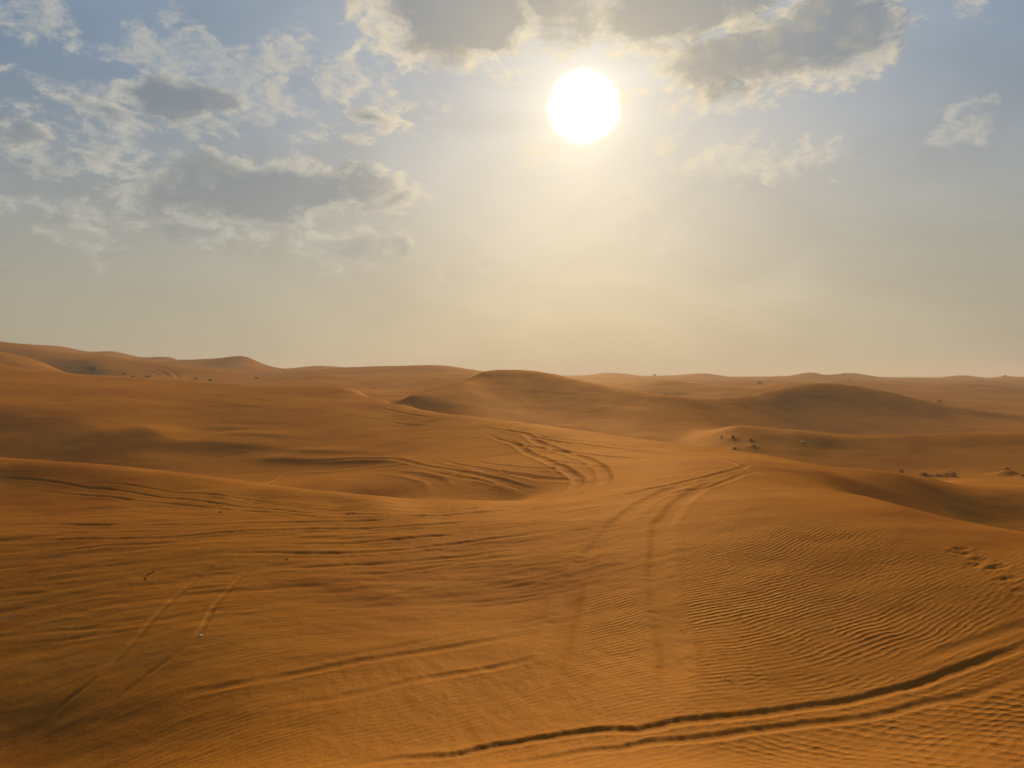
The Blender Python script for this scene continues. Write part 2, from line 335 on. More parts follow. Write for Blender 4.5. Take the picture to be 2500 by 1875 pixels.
crest([(1795, 921, 460), (1815, 921, 460), (1870, 920.5, 455), (1900, 918, 430), (1941, 917, 410), (1960, 911.5, 400), (1984, 908, 396), (2000, 912, 396), (2022, 919, 402), (2036, 916, 420), (2052, 912.5, 440), (2090, 912.5, 440), (2130, 918, 442), (2171, 923, 445), (2239, 922, 450), (2285, 923, 450), (2334, 918, 455), (2372, 918, 455), (2388, 922, 455), (2429, 922.5, 455), (2453, 919, 450), (2500, 921, 450), (2900, 919, 450)], 1.10, 2.4, 25, lead=2.5)
line([(-300, 870, 440), (0, 872, 440), (200, 885, 440), (427, 900, 430), (600, 905, 400), (760, 908, 380)], 120)
line([(850, 910, 340), (1000, 910, 330), (1150, 912, 330), (1250, 916, 330)], 120)
line([(-300, 900, 560), (427, 912, 560), (900, 918, 560), (1400, 924, 560), (1750, 925, 545), (2000, 926, 530), (2200, 929, 535), (2500, 928, 540), (2900, 928, 540)], 100)
line([(-300, 925, 700), (600, 925, 700), (1200, 925, 700), (1500, 921, 700), (2900, 921, 700)], 300)
for u in range(-300, 3000, 300): cpz(u, 1100, -6)

P = np.array(CP)
def tps_fit(P, lam=2e-4):
    n = len(P); X = P[:, :2]
    r2 = ((X[:, None] - X[None]) ** 2).sum(-1)
    K = 0.5 * r2 * np.log(np.maximum(r2, 1e-12)); K[np.arange(n), np.arange(n)] += lam
    A = np.zeros((n + 3, n + 3)); A[:n, :n] = K; A[:n, n] = 1; A[:n, n + 1:] = X; A[n, :n] = 1; A[n + 1:, :n] = X.T
    return np.linalg.solve(A, np.concatenate([P[:, 2], np.zeros(3)]))
W = tps_fit(P)
def tps(a, l):
    sh = a.shape; a = a.ravel(); l = l.ravel(); out = np.empty(len(a)); n = len(P)
    for s in range(0, len(a), 20000):
        r2 = (a[s:s + 20000, None] - P[None, :, 0]) ** 2 + (l[s:s + 20000, None] - P[None, :, 1]) ** 2
        out[s:s + 20000] = (0.5 * r2 * np.log(np.maximum(r2, 1e-12))) @ W[:n] + W[n] + W[n + 1] * a[s:s + 20000] + W[n + 2] * l[s:s + 20000]
    return out.reshape(sh)

# coarse table of the residual, cubic look-up
BA = np.linspace(-0.86, 0.86, 460); LL = np.linspace(math.log(1.5), math.log(1150), 620)
tabA, tabL = np.meshgrid(BA * F / USC, LL, indexing='ij')
TAB = tps(tabA, tabL)
TAB *= sstep(tabL, math.log(1.5), math.log(2.5)) * (1 - sstep(tabL, math.log(900), math.log(1150)))

def cubic_lut(T, fi, fj):
    ni, nj = T.shape
    fi = np.clip(fi, 0, ni - 1.001); fj = np.clip(fj, 0, nj - 1.001)
    i = fi.astype(int); j = fj.astype(int); x = fi - i; y = fj - j
    def w(t): return (-0.5 * t + t * t - 0.5 * t ** 3, 1 - 2.5 * t * t + 1.5 * t ** 3, 0.5 * t + 2 * t * t - 1.5 * t ** 3, -0.5 * t * t + 0.5 * t ** 3)
    wx = w(x); wy = w(y); out = 0
    for a in range(4):
        ia = np.clip(i + a - 1, 0, ni - 1)
        s = 0
        for b in range(4): s = s + wy[b] * T[ia, np.clip(j + b - 1, 0, nj - 1)]
        out = out + wx[a] * s
    return out

def zbase(x, y):
    R = np.maximum(np.hypot(x, y), 1e-3); b = np.arctan2(x, y)
    def look(bb):
        return cubic_lut(TAB, (np.clip(bb, -0.8, 0.8) - BA[0]) / (BA[1] - BA[0]), (np.log(R) - LL[0]) / (LL[1] - LL[0]))
    res = look(b)
    side = sstep(np.abs(b), 0.8, 3.1)
    res = res * (1 - side) + 0.5 * (look(0 * b - 0.8) + look(0 * b + 0.8)) * side
    z = base_z(R) + res * R / F
    far = sstep(np.log(R), math.log(700), math.log(1100))
    z = z * (1 - far) + far * (-7.0 + 1.5 * fbm(x / 260, y / 260, 3, 50))
    out = sstep(np.abs(b), 0.72, 1.1) * sstep(R, 40, 90) * (1 - far)
    z = z + out * 2.2 * fbm(x / 55, y / 38, 3, 60)
    return z

def ground_px(u, v, extra=None, near=6.0, far=900.0):
    """where the line of sight through a photograph pixel first meets the sand"""
    Yd = np.exp(np.linspace(math.log(near), math.log(far), 4000))
    x = (u - U0) / F * Yd; zr = (V0 - v) / F * Yd
    g = zbase(x, Yd)
    hit = np.nonzero(g >= zr)[0]
    if len(hit) == 0:                              # just over a crest: take the closest miss
        k = int(np.argmin((zr - g) / Yd * (Yd > 20) + 1e3 * (Yd <= 20)))
    else: k = int(hit[0])
    return float(x[k]), float(Yd[k])

# ---- polar grid round the camera
bf = np.linspace(-0.64, 0.64, 960)
bo = 0.64 + (math.pi - 0.64) * (np.linspace(0, 1, 90)[1:] ** 1.5)
bear = np.concatenate([-bo[::-1], bf, bo[:-1]])        # closes on itself behind the camera
Rr = [0.3, 0.8, 1.4, 2.0, 2.6, 3.2]
r = 3.6
while r < 7.2: Rr.append(r); r += 0.09
while r < 12: Rr.append(r); r *= 1.0037
while r < 60: Rr.append(r); r *= 1.00385
while r < 170: Rr.append(r); r *= 1.0048
while r < 700: Rr.append(r); r *= 1.0075
while r < 11000: Rr.append(r); r *= 1.07
Rr = np.array(Rr)
NR, NC = len(Rr), len(bear)
GX = Rr[:, None] * np.sin(bear)[None]; GY = Rr[:, None] * np.cos(bear)[None]
GZ = zbase(GX, GY)
GR = np.broadcast_to(Rr[:, None], GX.shape)
smooth_mask = np.zeros_like(GZ)        # where wheels or feet erased the ripples

def spline(pts, step):
    p = np.array(pts, float)
    if len(p) < 3:
        pp = p
    q = np.vstack([2 * p[0] - p[1], p, 2 * p[-1] - p[-2]]); out = []
    for i in range(1, len(q) - 2):
        n = max(2, int(np.hypot(*(q[i + 1] - q[i])) / step))
        t = np.linspace(0, 1, n, endpoint=False)[:, None]
        out.append(0.5 * ((2 * q[i]) + (-q[i - 1] + q[i + 1]) * t + (2 * q[i - 1] - 5 * q[i] + 4 * q[i + 1] - q[i + 2]) * t ** 2 + (-q[i - 1] + 3 * q[i] - 3 * q[i + 1] + q[i + 2]) * t ** 3))
    out.append(p[-1][None]); return np.vstack(out)

def dist_field(path, reach):
    """distance to a path and the arc length at the foot point, on the block of the grid round it"""
    bb = np.arctan2(path[:, 0], path[:, 1]); rr = np.hypot(path[:, 0], path[:, 1])
    i0 = max(np.searchsorted(Rr, rr.min() - reach) - 1, 0); i1 = min(np.searchsorted(Rr, rr.max() + reach) + 1, NR)
    mb = reach / max(rr.min(), 1) * 1.2
    j0 = max(np.searchsorted(bear, bb.min() - mb) - 1, 0); j1 = min(np.searchsorted(bear, bb.max() + mb) + 1, NC)
    D = np.full((i1 - i0, j1 - j0), 1e9); S = np.zeros_like(D); SG = np.zeros_like(D)
    s = 0.0
    for k in range(len(path) - 1):
        a, b = path[k], path[k + 1]; ab = b - a; L = float(np.hypot(*ab))
        if L < 1e-6: continue
        r0 = min(rr[k], rr[k + 1]) - reach; r1 = max(rr[k], rr[k + 1]) + reach
        m = reach / max(min(rr[k], rr[k + 1]), 1) * 1.2
        ii0 = max(np.searchsorted(Rr, r0) - 1, i0); ii1 = min(np.searchsorted(Rr, r1) + 1, i1)
        jj0 = max(np.searchsorted(bear, min(bb[k], bb[k + 1]) - m) - 1, j0); jj1 = min(np.searchsorted(bear, max(bb[k], bb[k + 1]) + m) + 1, j1)
        if ii1 <= ii0 or jj1 <= jj0: s += L; continue
        x = GX[ii0:ii1, jj0:jj1] - a[0]; y = GY[ii0:ii1, jj0:jj1] - a[1]
        t = np.clip((x * ab[0] + y * ab[1]) / (L * L), 0, 1)
        dx = x - t * ab[0]; dy = y - t * ab[1]; d = np.hypot(dx, dy)
        sl = (slice(ii0 - i0, ii1 - i0), slice(jj0 - j0, jj1 - j0))
        better = d < D[sl]
        D[sl] = np.where(better, d, D[sl]); S[sl] = np.where(better, s + t * L, S[sl])
        SG[sl] = np.where(better, np.sign(ab[0] * y - ab[1] * x), SG[sl])
        s += L
    return (slice(i0, i1), slice(j0, j1)), D, S, SG, s

DZ = np.zeros_like(GZ)
n_track = [0]
def rut(px, width=0.24, depth=0.06, fade=1.5, berm=0.45, ragged=0.35, path=None, wipe=1.0, wob=0.06, tread=0.0):
    """a wheel rut with its pushed-up edges, through photograph pixels dropped onto the sand"""
    n_track[0] += 1; sd_ = n_track[0] * 3; hi = max(v for u, v in px) if px else 0; depth *= (0.33 if hi < 1500 else 0.26); berm *= (1.6 if hi < 1240 else 1.0); ragged *= 0.6; fade *= 1.6; width *= 0.8
    if path is None: path = [ground_px(u, v) for u, v in px]
    p = np.array(path)
    sp = spline(p, max(0.4, 0.012 * float(np.hypot(*p[len(p) // 2]))))
    tt = np.arange(len(sp)) * 0.13
    sp = sp + np.stack([vnoise(tt, tt * 0 + sd_, sd_) * wob, vnoise(tt, tt * 0 + sd_ + 9, sd_ + 1) * wob], 1)
    sl, D, S, SG, L = dist_field(sp, width * 4 + 0.15)
    x = D * SG / width
    mod = 1 + ragged * fbm(S / 1.8, S * 0 + sd_, 3, sd_ % 40) + 0.25 * ragged * vnoise(S / 0.16, x * 1.5, sd_ % 37)
    env = np.clip(S / fade, 0, 1) * np.clip((L - S) / fade, 0, 1); env = env * env * (3 - 2 * env)
    x = x + 0.15 * vnoise(S / 0.9, S * 0 + 3, sd_ % 31) + 0.10 * vnoise(S / 0.12, x, sd_ % 29)
    lump = 1 + min(0.5, 2 * ragged) * vnoise(S / 0.07, x * 2.2, sd_ % 23) * (np.abs(x) > 0.7)
    prof = -np.exp(-(x / 0.85) ** 4) + berm * lump * (np.exp(-((x - 1.35) / 0.42) ** 2) + np.exp(-((x + 1.35) / 0.42) ** 2))
    prof = prof + 0.25 * berm * (np.exp(-((np.abs(x) - 2.2) / 0.8) ** 2))
    tr = tread * np.sin(S * 2 * math.pi / 0.16) * np.exp(-(x / 0.8) ** 4) if tread else 0
    DZ[sl] += depth * env * np.clip(mod, 0.1, 2) * prof + tr * env
    smooth_mask[sl] = np.maximum(smooth_mask[sl], wipe * env * np.exp(-(x / 1.7) ** 4))

def ridge(px, h, w_front, w_back, fade=4.0, path=None):
    """a low drift of sand: gentle on one side, steep on the other"""
    n_track[0] += 1; sd_ = n_track[0]
    p = np.array(path if path is not None else [ground_px(u, v) for u, v in px])
    sp = spline(p, max(0.5, 0.012 * float(np.hypot(*p[len(p) // 2]))))
    sl, D, S, SG, L = dist_field(sp, max(w_front, w_back) * 3)
    x = D * SG
    env = np.clip(S / fade, 0, 1) * np.clip((L - S) / fade, 0, 1); env = env * env * (3 - 2 * env)
    DZ[sl] += h * env * np.where(x > 0, np.exp(-(x / w_back) ** 2), np.exp(-np.abs(x / w_front) ** 1.6)) * (1 + 0.25 * vnoise(S / 3, S * 0, sd_))

# undulation of the sand
lg = np.log(np.maximum(GR, 1))
near = sstep(GR, 3, 8)
DZ += near * 0.05 * fbm(GX / 3.3, GY / 2.2, 3, 5) * (1 - sstep(GR, 60, 200))
DZ += sstep(GR, 40, 120) * 0.20 * fbm(GX / 14, GY / 9, 3, 6) * (1 - sstep(GR, 500, 900))
DZ += sstep(GR, 125, 190) * (1 - sstep(GR, 300, 420)) * sstep(GX, 20, 60) * 1.1 * (0.3 - np.abs(fbm(GX / 26, GY / 17, 3, 8)))
DZ += sstep(GR, 140, 300) * (1 - sstep(GR, 500, 900)) * 0.4 * (np.abs(fbm(GX / 34, GY / 22, 3, 8)) - 0.2)

if not globals().get('NO_TRACKS'):
    # wide slipface drift in the bowl
    ridge([(270, 1034), (338, 1048), (366, 1062), (407, 1080), (447, 1089), (529, 1095), (651, 1098), (760, 1098)], 0.42, 1.9, 4.5, 5)
    for (pp, h) in [([(488, 1066), (590, 1072), (692, 1072), (780, 1070)], .16), ([(430, 1046), (560, 1050), (700, 1050)], .12), ([(640, 1104), (732, 1105), (820, 1107), (900, 1110), (980, 1110)], .18), ([(560, 1120), (651, 1125), (780, 1128), (900, 1130), (960, 1128), (1040, 1134)], .20), ([(500, 1030), (620, 1033), (740, 1030)], .1)]:
        ridge(pp, h, 0.7, 1.6, 4)
    # the two deep ruts crossing the foreground
    rut([(700, 1893), (800, 1876), (963, 1850), (1105, 1841), (1166, 1825), (1247, 1812), (1349, 1799), (1471, 1783), (1553, 1783), (1634, 1768), (1700, 1763), (1763, 1758), (1885, 1744), (2007, 1727), (2088, 1713), (2170, 1692), (2251, 1670), (2332, 1640), (2414, 1610), (2500, 1580), (2620, 1530)], 0.135, 0.10, 1.5, 0.35, 0.4, wob=0.02)
    rut([(1040, 1890), (1166, 1872), (1329, 1852), (1451, 1831), (1512, 1829), (1593, 1812), (1700, 1806), (1803, 1796), (1925, 1782), (2007, 1769), (2129, 1753), (2251, 1722), (2373, 1700), (2500, 1652), (2600, 1615)], 0.12, 0.075, 1.5, 0.35, 0.4, wob=0.02)
    rut([(2190, 1650), (2300, 1600), (2400, 1560), (2500, 1520), (2600, 1480)], 0.16, 0.045, 1.0, 0.5, 0.6)
    rut([(2100, 1720), (2250, 1690), (2380, 1640), (2500, 1600)], 0.12, 0.03, 1.0, 0.5, 0.6)
    # older pair on the left foreground
    rut([(340, 1712), (354, 1709), (440, 1697), (529, 1681), (692, 1649), (800, 1626), (930, 1604), (1044, 1587), (1166, 1567), (1309, 1540)], 0.14, 0.05, 1.0, 0.45, 1.2, wob=0.02)
    rut([(560, 1672), (700, 1632), (800, 1607), (930, 1586), (1044, 1566), (1186, 1537), (1290, 1520)], 0.10, 0.025, 1.0, 0.5, 0.8)
    rut([(600, 1740), (700, 1723), (800, 1708), (1003, 1664), (1085, 1648), (1207, 1627), (1321, 1603), (1400, 1590)], 0.14, 0.04, 1.0, 0.5, 1.6, wob=0.02)
    # half blown-out pair running away from the camera
    rut([(1300, 1700), (1345, 1620), (1372, 1540), (1385, 1480), (1410, 1410), (1445, 1350), (1490, 1295), (1550, 1245), (1620, 1205), (1680, 1180)], 0.34, 0.10, 0.8, 0.30, 0.08, wob=0.03)
    rut([(1655, 1720), (1650, 1640), (1640, 1560), (1625, 1490), (1610, 1420), (1605, 1350), (1615, 1290), (1650, 1240), (1700, 1200), (1760, 1175)], 0.34, 0.10, 0.8, 0.30, 0.08, wob=0.03)
    # thin diagonal pair, lower left
    rut([(20, 1845), (41, 1824), (163, 1714), (244, 1653), (338, 1559), (378, 1510), (447, 1437), (517, 1384), (610, 1345)], 0.09, 0.085, 1.0, 0.12, 0.5)
    rut([(150, 1850), (236, 1771), (297, 1702), (374, 1637), (480, 1559), (529, 1470), (590, 1400), (651, 1360)], 0.09, 0.07, 1.0, 0.12, 0.6)
    # shallow left-right tracks, foreground left
    F1 = [
        ([(-60, 1556), (0, 1553), (150, 1545), (325, 1531), (529, 1494), (620, 1480)], .13, .04), ([(-60, 1584), (0, 1580), (200, 1560), (366, 1537), (560, 1505)], .12, .035),
        ([(-60, 1172), (0, 1165), (221, 1190), (348, 1208), (475, 1225), (600, 1240), (700, 1249), (821, 1255), (980, 1258), (1138, 1245), (1300, 1234), (1421, 1224)], .16, .05),
        ([(190, 1172), (316, 1185), (475, 1208), (600, 1222), (700, 1231), (850, 1240), (1000, 1242), (1200, 1238)], .16, .045),
        ([(32, 1196), (190, 1209), (348, 1226), (506, 1239), (700, 1257), (850, 1266), (1050, 1262), (1250, 1250)], .16, .05),
        ([(400, 1196), (560, 1217), (700, 1236), (850, 1248), (1000, 1250), (1150, 1238), (1300, 1228)], .14, .04),
        ([(-60, 1286), (0, 1285), (253, 1284), (506, 1281), (700, 1277), (900, 1270), (1100, 1258), (1300, 1243), (1450, 1232)], .17, .05),
        ([(-60, 1328), (0, 1325), (190, 1318), (380, 1313), (600, 1300), (850, 1290), (1000, 1284), (1200, 1270), (1350, 1258)], .18, .06),
        ([(-60, 1300), (200, 1302), (450, 1296), (620, 1290), (800, 1282)], .14, .035),
        ([(-60, 1430), (0, 1421), (127, 1404), (221, 1382), (316, 1366), (450, 1356)], .16, .05), ([(-60, 1382), (0, 1372), (127, 1350), (253, 1334), (400, 1326), (560, 1318)], .16, .05),
        ([(420, 1362), (600, 1352), (821, 1350), (980, 1344), (1138, 1325), (1300, 1303), (1420, 1288)], .18, .055), ([(500, 1400), (600, 1396), (790, 1386), (948, 1377), (1106, 1363), (1300, 1337), (1430, 1312)], .18, .05),
        ([(560, 1335), (760, 1330), (930, 1322), (1080, 1306), (1240, 1290)], .16, .05), ([(640, 1312), (780, 1314), (930, 1302), (1100, 1290)], .15, .05),
        ([(700, 1420), (860, 1412), (1000, 1398), (1160, 1372), (1290, 1352)], .15, .035), ([(790, 1486), (900, 1470), (1011, 1446), (1120, 1425), (1220, 1405)], .15, .045), ([(700, 1455), (860, 1440), (990, 1430), (1080, 1412)], .13, .035),
        ([(1050, 1284), (1200, 1284), (1350, 1270), (1500, 1250)], .15, .03), ([(1000, 1262), (1200, 1252), (1370, 1236), (1520, 1216), (1640, 1190)], .15, .04), ([(1100, 1232), (1250, 1228), (1400, 1216), (1520, 1200)], .13, .035),
        ([(-60, 1455), (60, 1440), (180, 1425)], .14, .03), ([(-40, 1500), (60, 1478), (140, 1462), (240, 1450)], .14, .035), ([(60, 1480), (140, 1470), (260, 1440), (380, 1420)], .12, .03), ([(900, 1650), (980, 1640), (1100, 1622)], .1, .02),
    ]
    for px, w, dep in F1: rut(px, w * 0.8, dep, 2.0, 0.8, 0.25)
    # tracks over the saddle
    for px, w, dep in [([(1370, 1232), (1421, 1224), (1485, 1216), (1548, 1207), (1595, 1196), (1627, 1190), (1738, 1163), (1801, 1146), (1850, 1132)], .2, .075), ([(1480, 1234), (1548, 1226), (1611, 1216), (1675, 1200), (1738, 1188), (1817, 1160), (1870, 1146)], .18, .055),
                       ([(1560, 1212), (1640, 1196), (1720, 1178), (1790, 1166)], .15, .035),
                       ([(1480, 1090), (1600, 1101), (1690, 1108), (1763, 1117), (1817, 1132), (1853, 1143), (1889, 1154), (1930, 1160)], .2, .05), ([(1470, 1098), (1600, 1109), (1708, 1118), (1781, 1133), (1835, 1157), (1880, 1171), (1943, 1173)], .2, .06), ([(1700, 1112), (1775, 1124), (1830, 1146), (1870, 1162), (1910, 1170)], .16, .035),
                       ([(1146, 1037), (1247, 1053), (1349, 1078), (1492, 1094), (1700, 1114)], .24, .07), ([(1178, 1057), (1247, 1082), (1370, 1102), (1492, 1117), (1650, 1122)], .24, .07), ([(1210, 1046), (1330, 1066), (1480, 1084), (1640, 1100)], .2, .05),
                       ([(1268, 1052), (1309, 1078), (1410, 1114), (1459, 1139), (1475, 1163), (1463, 1188), (1426, 1208)], .3, .09), ([(1225, 1070), (1260, 1086), (1329, 1123), (1378, 1147), (1408, 1169), (1398, 1192), (1361, 1212)], .28, .1),
                       ([(740, 1130), (800, 1131), (934, 1127), (1003, 1132), (1105, 1151), (1207, 1171), (1349, 1198)], .28, .09), ([(1064, 1118), (1207, 1151), (1390, 1174), (1440, 1184)], .26, .08), ([(1040, 1128), (1150, 1146), (1260, 1160), (1380, 1180)], .2, .06), ([(1130, 1120), (1240, 1138), (1360, 1150), (1440, 1160)], .2, .05), ([(1000, 1142), (1120, 1166), (1230, 1184), (1340, 1204)], .2, .05),
                       ([(575, 1170), (692, 1163), (800, 1155), (922, 1143), (1024, 1135), (1080, 1130)], .24, .08), ([(600, 1164), (700, 1155), (850, 1143), (960, 1137)], .2, .05), ([(410, 1143), (447, 1134), (610, 1110), (720, 1100)], .25, .05), ([(480, 1146), (560, 1134), (700, 1116)], .25, .04),
                       ([(900, 1150), (983, 1157), (1044, 1170), (1075, 1190), (1083, 1215)], .5, .13), ([(930, 1166), (975, 1171), (1020, 1186), (1034, 1212)], .42, .1),
                       ([(-50, 935), (81, 944), (285, 960), (488, 980), (651, 999), (773, 1007), (881, 1018), (983, 1037), (1077, 1042)], .35, .1), ([(183, 931), (407, 951), (610, 972), (732, 987), (900, 993), (1000, 1012), (1080, 1022)], .35, .09), ([(100, 925), (300, 942), (520, 960), (700, 975)], .3, .06),
                       ([(1280, 1120), (1420, 1136), (1560, 1146)], .22, .04), ([(1150, 1090), (1300, 1098), (1460, 1112)], .22, .04), ([(980, 1060), (1100, 1066), (1230, 1072)], .25, .04),
                       ([(1754, 1239), (1790, 1244), (1800, 1262), (1775, 1285), (1740, 1300)], .28, .04), ([(1800, 1228), (1840, 1238), (1842, 1258), (1815, 1285), (1790, 1315)], .2, .05),
                       ([(1960, 1165), (2007, 1160), (2060, 1160), (2110, 1164)], .3, .06), ([(1960, 1215), (2060, 1232), (2200, 1262), (2330, 1290)], .12, .03),
                       ([(1300, 952), (1436, 956), (1571, 967), (1707, 979), (1900, 990)], .5, .04), ([(1560, 976), (1700, 984), (1844, 988), (2000, 985), (2150, 1000)], .5, .04), ([(1120, 940), (1200, 950), (1350, 962), (1500, 972)], .5, .04),
                       ([(2020, 1080), (2068, 1086), (2202, 1090), (2280, 1092)], .3, .06), ([(1980, 1090), (2080, 1096), (2200, 1100)], .3, .05), ([(2395, 1176), (2440, 1180), (2540, 1182)], .35, .09), ([(2380, 1190), (2450, 1196), (2540, 1200)], .3, .06), ([(2400, 1205), (2480, 1214), (2560, 1220)], .3, .05),
                       ([(365, 893), (395, 899), (417, 907), (433, 918), (439, 927)], .9, .25), ([(360, 899), (385, 905), (405, 914), (413, 923)], .9, .25), ([(350, 905), (380, 912), (400, 922)], .7, .15),
                       ([(1000, 940), (950, 955), (900, 946), (840, 940)], .6, .12)]:
        rut(px, w, dep, 2.5 if w < .4 else 4, 0.5, 0.5)
    # churned sand of older, wind-softened tracks
    churn = sstep(GY, 13, 17) * (1 - sstep(GY, 25, 29)) * sstep(-GX, -6.0, 0.5)
    an = GX * 0.10
    DZ += churn * 0.022 * fbm(GX / 2.4, (GY - an) / 0.50, 4, 21, 0.6)
    DZ += churn * 0.013 * (np.abs(fbm(GX / 1.6, (GY - an) / 0.28, 3, 25, 0.6)) * -2 + 0.6)
    ch2 = sstep(GY, 8, 9.5) * (1 - sstep(GY, 12.5, 14)) * sstep(GX, -6, -1) * (1 - sstep(GX, 6.5, 8))
    DZ += ch2 * 0.010 * fbm((GX + 0.35 * GY) / 0.34, (GY) / 0.9, 4, 33, 0.6)
    ch3 = sstep(GY, 8, 9.5) * (1 - sstep(GY, 17, 20)) * (1 - sstep(GX, -4, -0.5))
    DZ += ch3 * 0.010 * fbm((GX * 0.9 + 0.2 * GY) / 0.9, (GY - 0.28 * GX) / 0.28, 4, 37, 0.55)
    # footprints by the right crest
    for (u, v, l, dep) in [(2346, 1341, .17, .06), (2326, 1349, .13, .03), (2352, 1353, .15, .04), (2392, 1367, .18, .05), (2404, 1373, .14, .03), (2380, 1380, .17, .03), (2438, 1385, .18, .055), (2418, 1388, .12, .03), (2466, 1414, .16, .055), (2440, 1418, .14, .03), (2490, 1444, .16, .04)]:
        fx, fy = ground_px(u, v)
        fi0, fi1 = np.searchsorted(Rr, [math.hypot(fx, fy) - 0.8, math.hypot(fx, fy) + 0.8])
        bj = math.atan2(fx, fy); fj0, fj1 = np.searchsorted(bear, [bj - 0.06, bj + 0.06])
        sl = (slice(fi0, fi1), slice(fj0, fj1))
        dx = GX[sl] - fx; dy = GY[sl] - fy; rr_ = np.sqrt((dx / l) ** 2 + (dy / 0.10) ** 2 + 0 * dx)
        rr_ = rr_ + 0.15 * vnoise(dx / .06, dy / .06, 3)
        dep *= 0.4; l *= 0.85
        DZ[sl] += -dep * np.exp(-rr_ ** 3) + dep * 0.45 * np.exp(-((rr_ - 1.5) / 0.4) ** 2)

# sand mounds that plants and litter hold
MOUNDS = []
def mound(u, v, rx, h, rear=1.0):
    x, y = ground_px(u, v)
    i0, i1 = np.searchsorted(Rr, [math.hypot(x, y) - 3.5 * rx, math.hypot(x, y) + 3.5 * rx])
    bj = math.atan2(x, y); j0, j1 = np.searchsorted(bear, [bj - 3.5 * rx / y, bj + 3.5 * rx / y])
    sl = (slice(i0, i1), slice(j0, j1))
    d2 = ((GX[sl] - x) / rx) ** 2 + ((GY[sl] - y) / (rx * rear)) ** 2
    DZ[sl] += h * np.exp(-d2)
    MOUNDS.append((x, y))
for a in [(168, 907, .9, .4), (222, 911, 1.2, .4), (345, 925, 2.2, .35), (302, 918, 1.0, .3), (478, 930, .9, .3), (627, 926, .8, .25),
          (1788, 1071, .5, .09), (1832, 1076, .4, .06), (1791, 1097, .5, .08), (1838, 1091, .5, .09), (1765, 1068, .4, .05), (2462, 1163, .8, .42), (2498, 1168, .5, .15), (2292, 985, .7, .3), (1855, 938, .8, .4), (2453, 921, 3.0, .9)]:
    mound(*a)

GZ = GZ + DZ

def sample_z(x, y):
    """height of the finished sand at a point"""
    R_ = math.hypot(x, y); b = math.atan2(x, y)
    i = int(np.clip(np.searchsorted(Rr, R_) - 1, 0, NR - 2)); j = int(np.clip(np.searchsorted(bear, b) - 1, 0, NC - 2))
    s = (R_ - Rr[i]) / (Rr[i + 1] - Rr[i]); t = (b - bear[j]) / (bear[j + 1] - bear[j])
    return float((GZ[i, j] * (1 - t) + GZ[i, j + 1] * t) * (1 - s) + (GZ[i + 1, j] * (1 - t) + GZ[i + 1, j + 1] * t) * s)

# ---- wind ripples: a phase field carried by the mesh, turned into relief by the sand material
warp = 0.55 * fbm(GX / 2.6, GY / 2.6, 3, 71) + 0.10 * fbm(GX / 0.5, GY / 0.5, 2, 75)
cx, cy = -2.0, 30.0
phA = (np.hypot(GX - cx, GY - cy) + 0.4 * warp) / 0.112
ampA = np.exp(-(((GX - 4.8) / 4.0) ** 4 + ((GY - 15.5) / 4.6) ** 4))
ampA = np.clip(ampA * (0.75 + 0.9 * fbm(GX / 2.2, GY / 1.6, 2, 81)), 0, 1.2)
phB = ((GX * 0.42 + GY * 0.91) + 0.5 * warp) / 0.17
ampB = 0.8 * sstep(GX, 1.0, 3.0) * (1 - sstep(GY - 0.35 * GX, 8.6, 9.6)) * np.clip(0.7 + 0.9 * fbm(GX / 2, GY / 1.5, 2, 91), 0, 1.2)
phC = ((-GX * 0.38 + GY * 0.92) + 0.6 * warp) / 0.13
ampC = 0.5 * np.clip(0.55 + 1.3 * fbm(GX / 5, GY / 3.5, 2, 95), 0, 1) * (1 - ampA) * (1 - sstep(GR, 45, 130)) + 0.0
bowl = np.exp(-(((GX + 6) / 6.5) ** 4 + ((GY - 36) / 6) ** 4)); farr = np.exp(-(((GX - 42) / 14) ** 4 + ((GY - 62) / 11) ** 4))
ampC = np.maximum(ampC, np.maximum(0.9 * bowl, 1.3 * farr))
phC = phC * (1 - 0.0 * bowl)
keep = 1 - np.clip(smooth_mask, 0, 1) * 0.9

# ------------------------------------------------------------------ materials
def material(name):
    m = bpy.data.materials.new(name); m.use_nodes = True; m.node_tree.nodes.clear()
    return m, NB(m.node_tree)

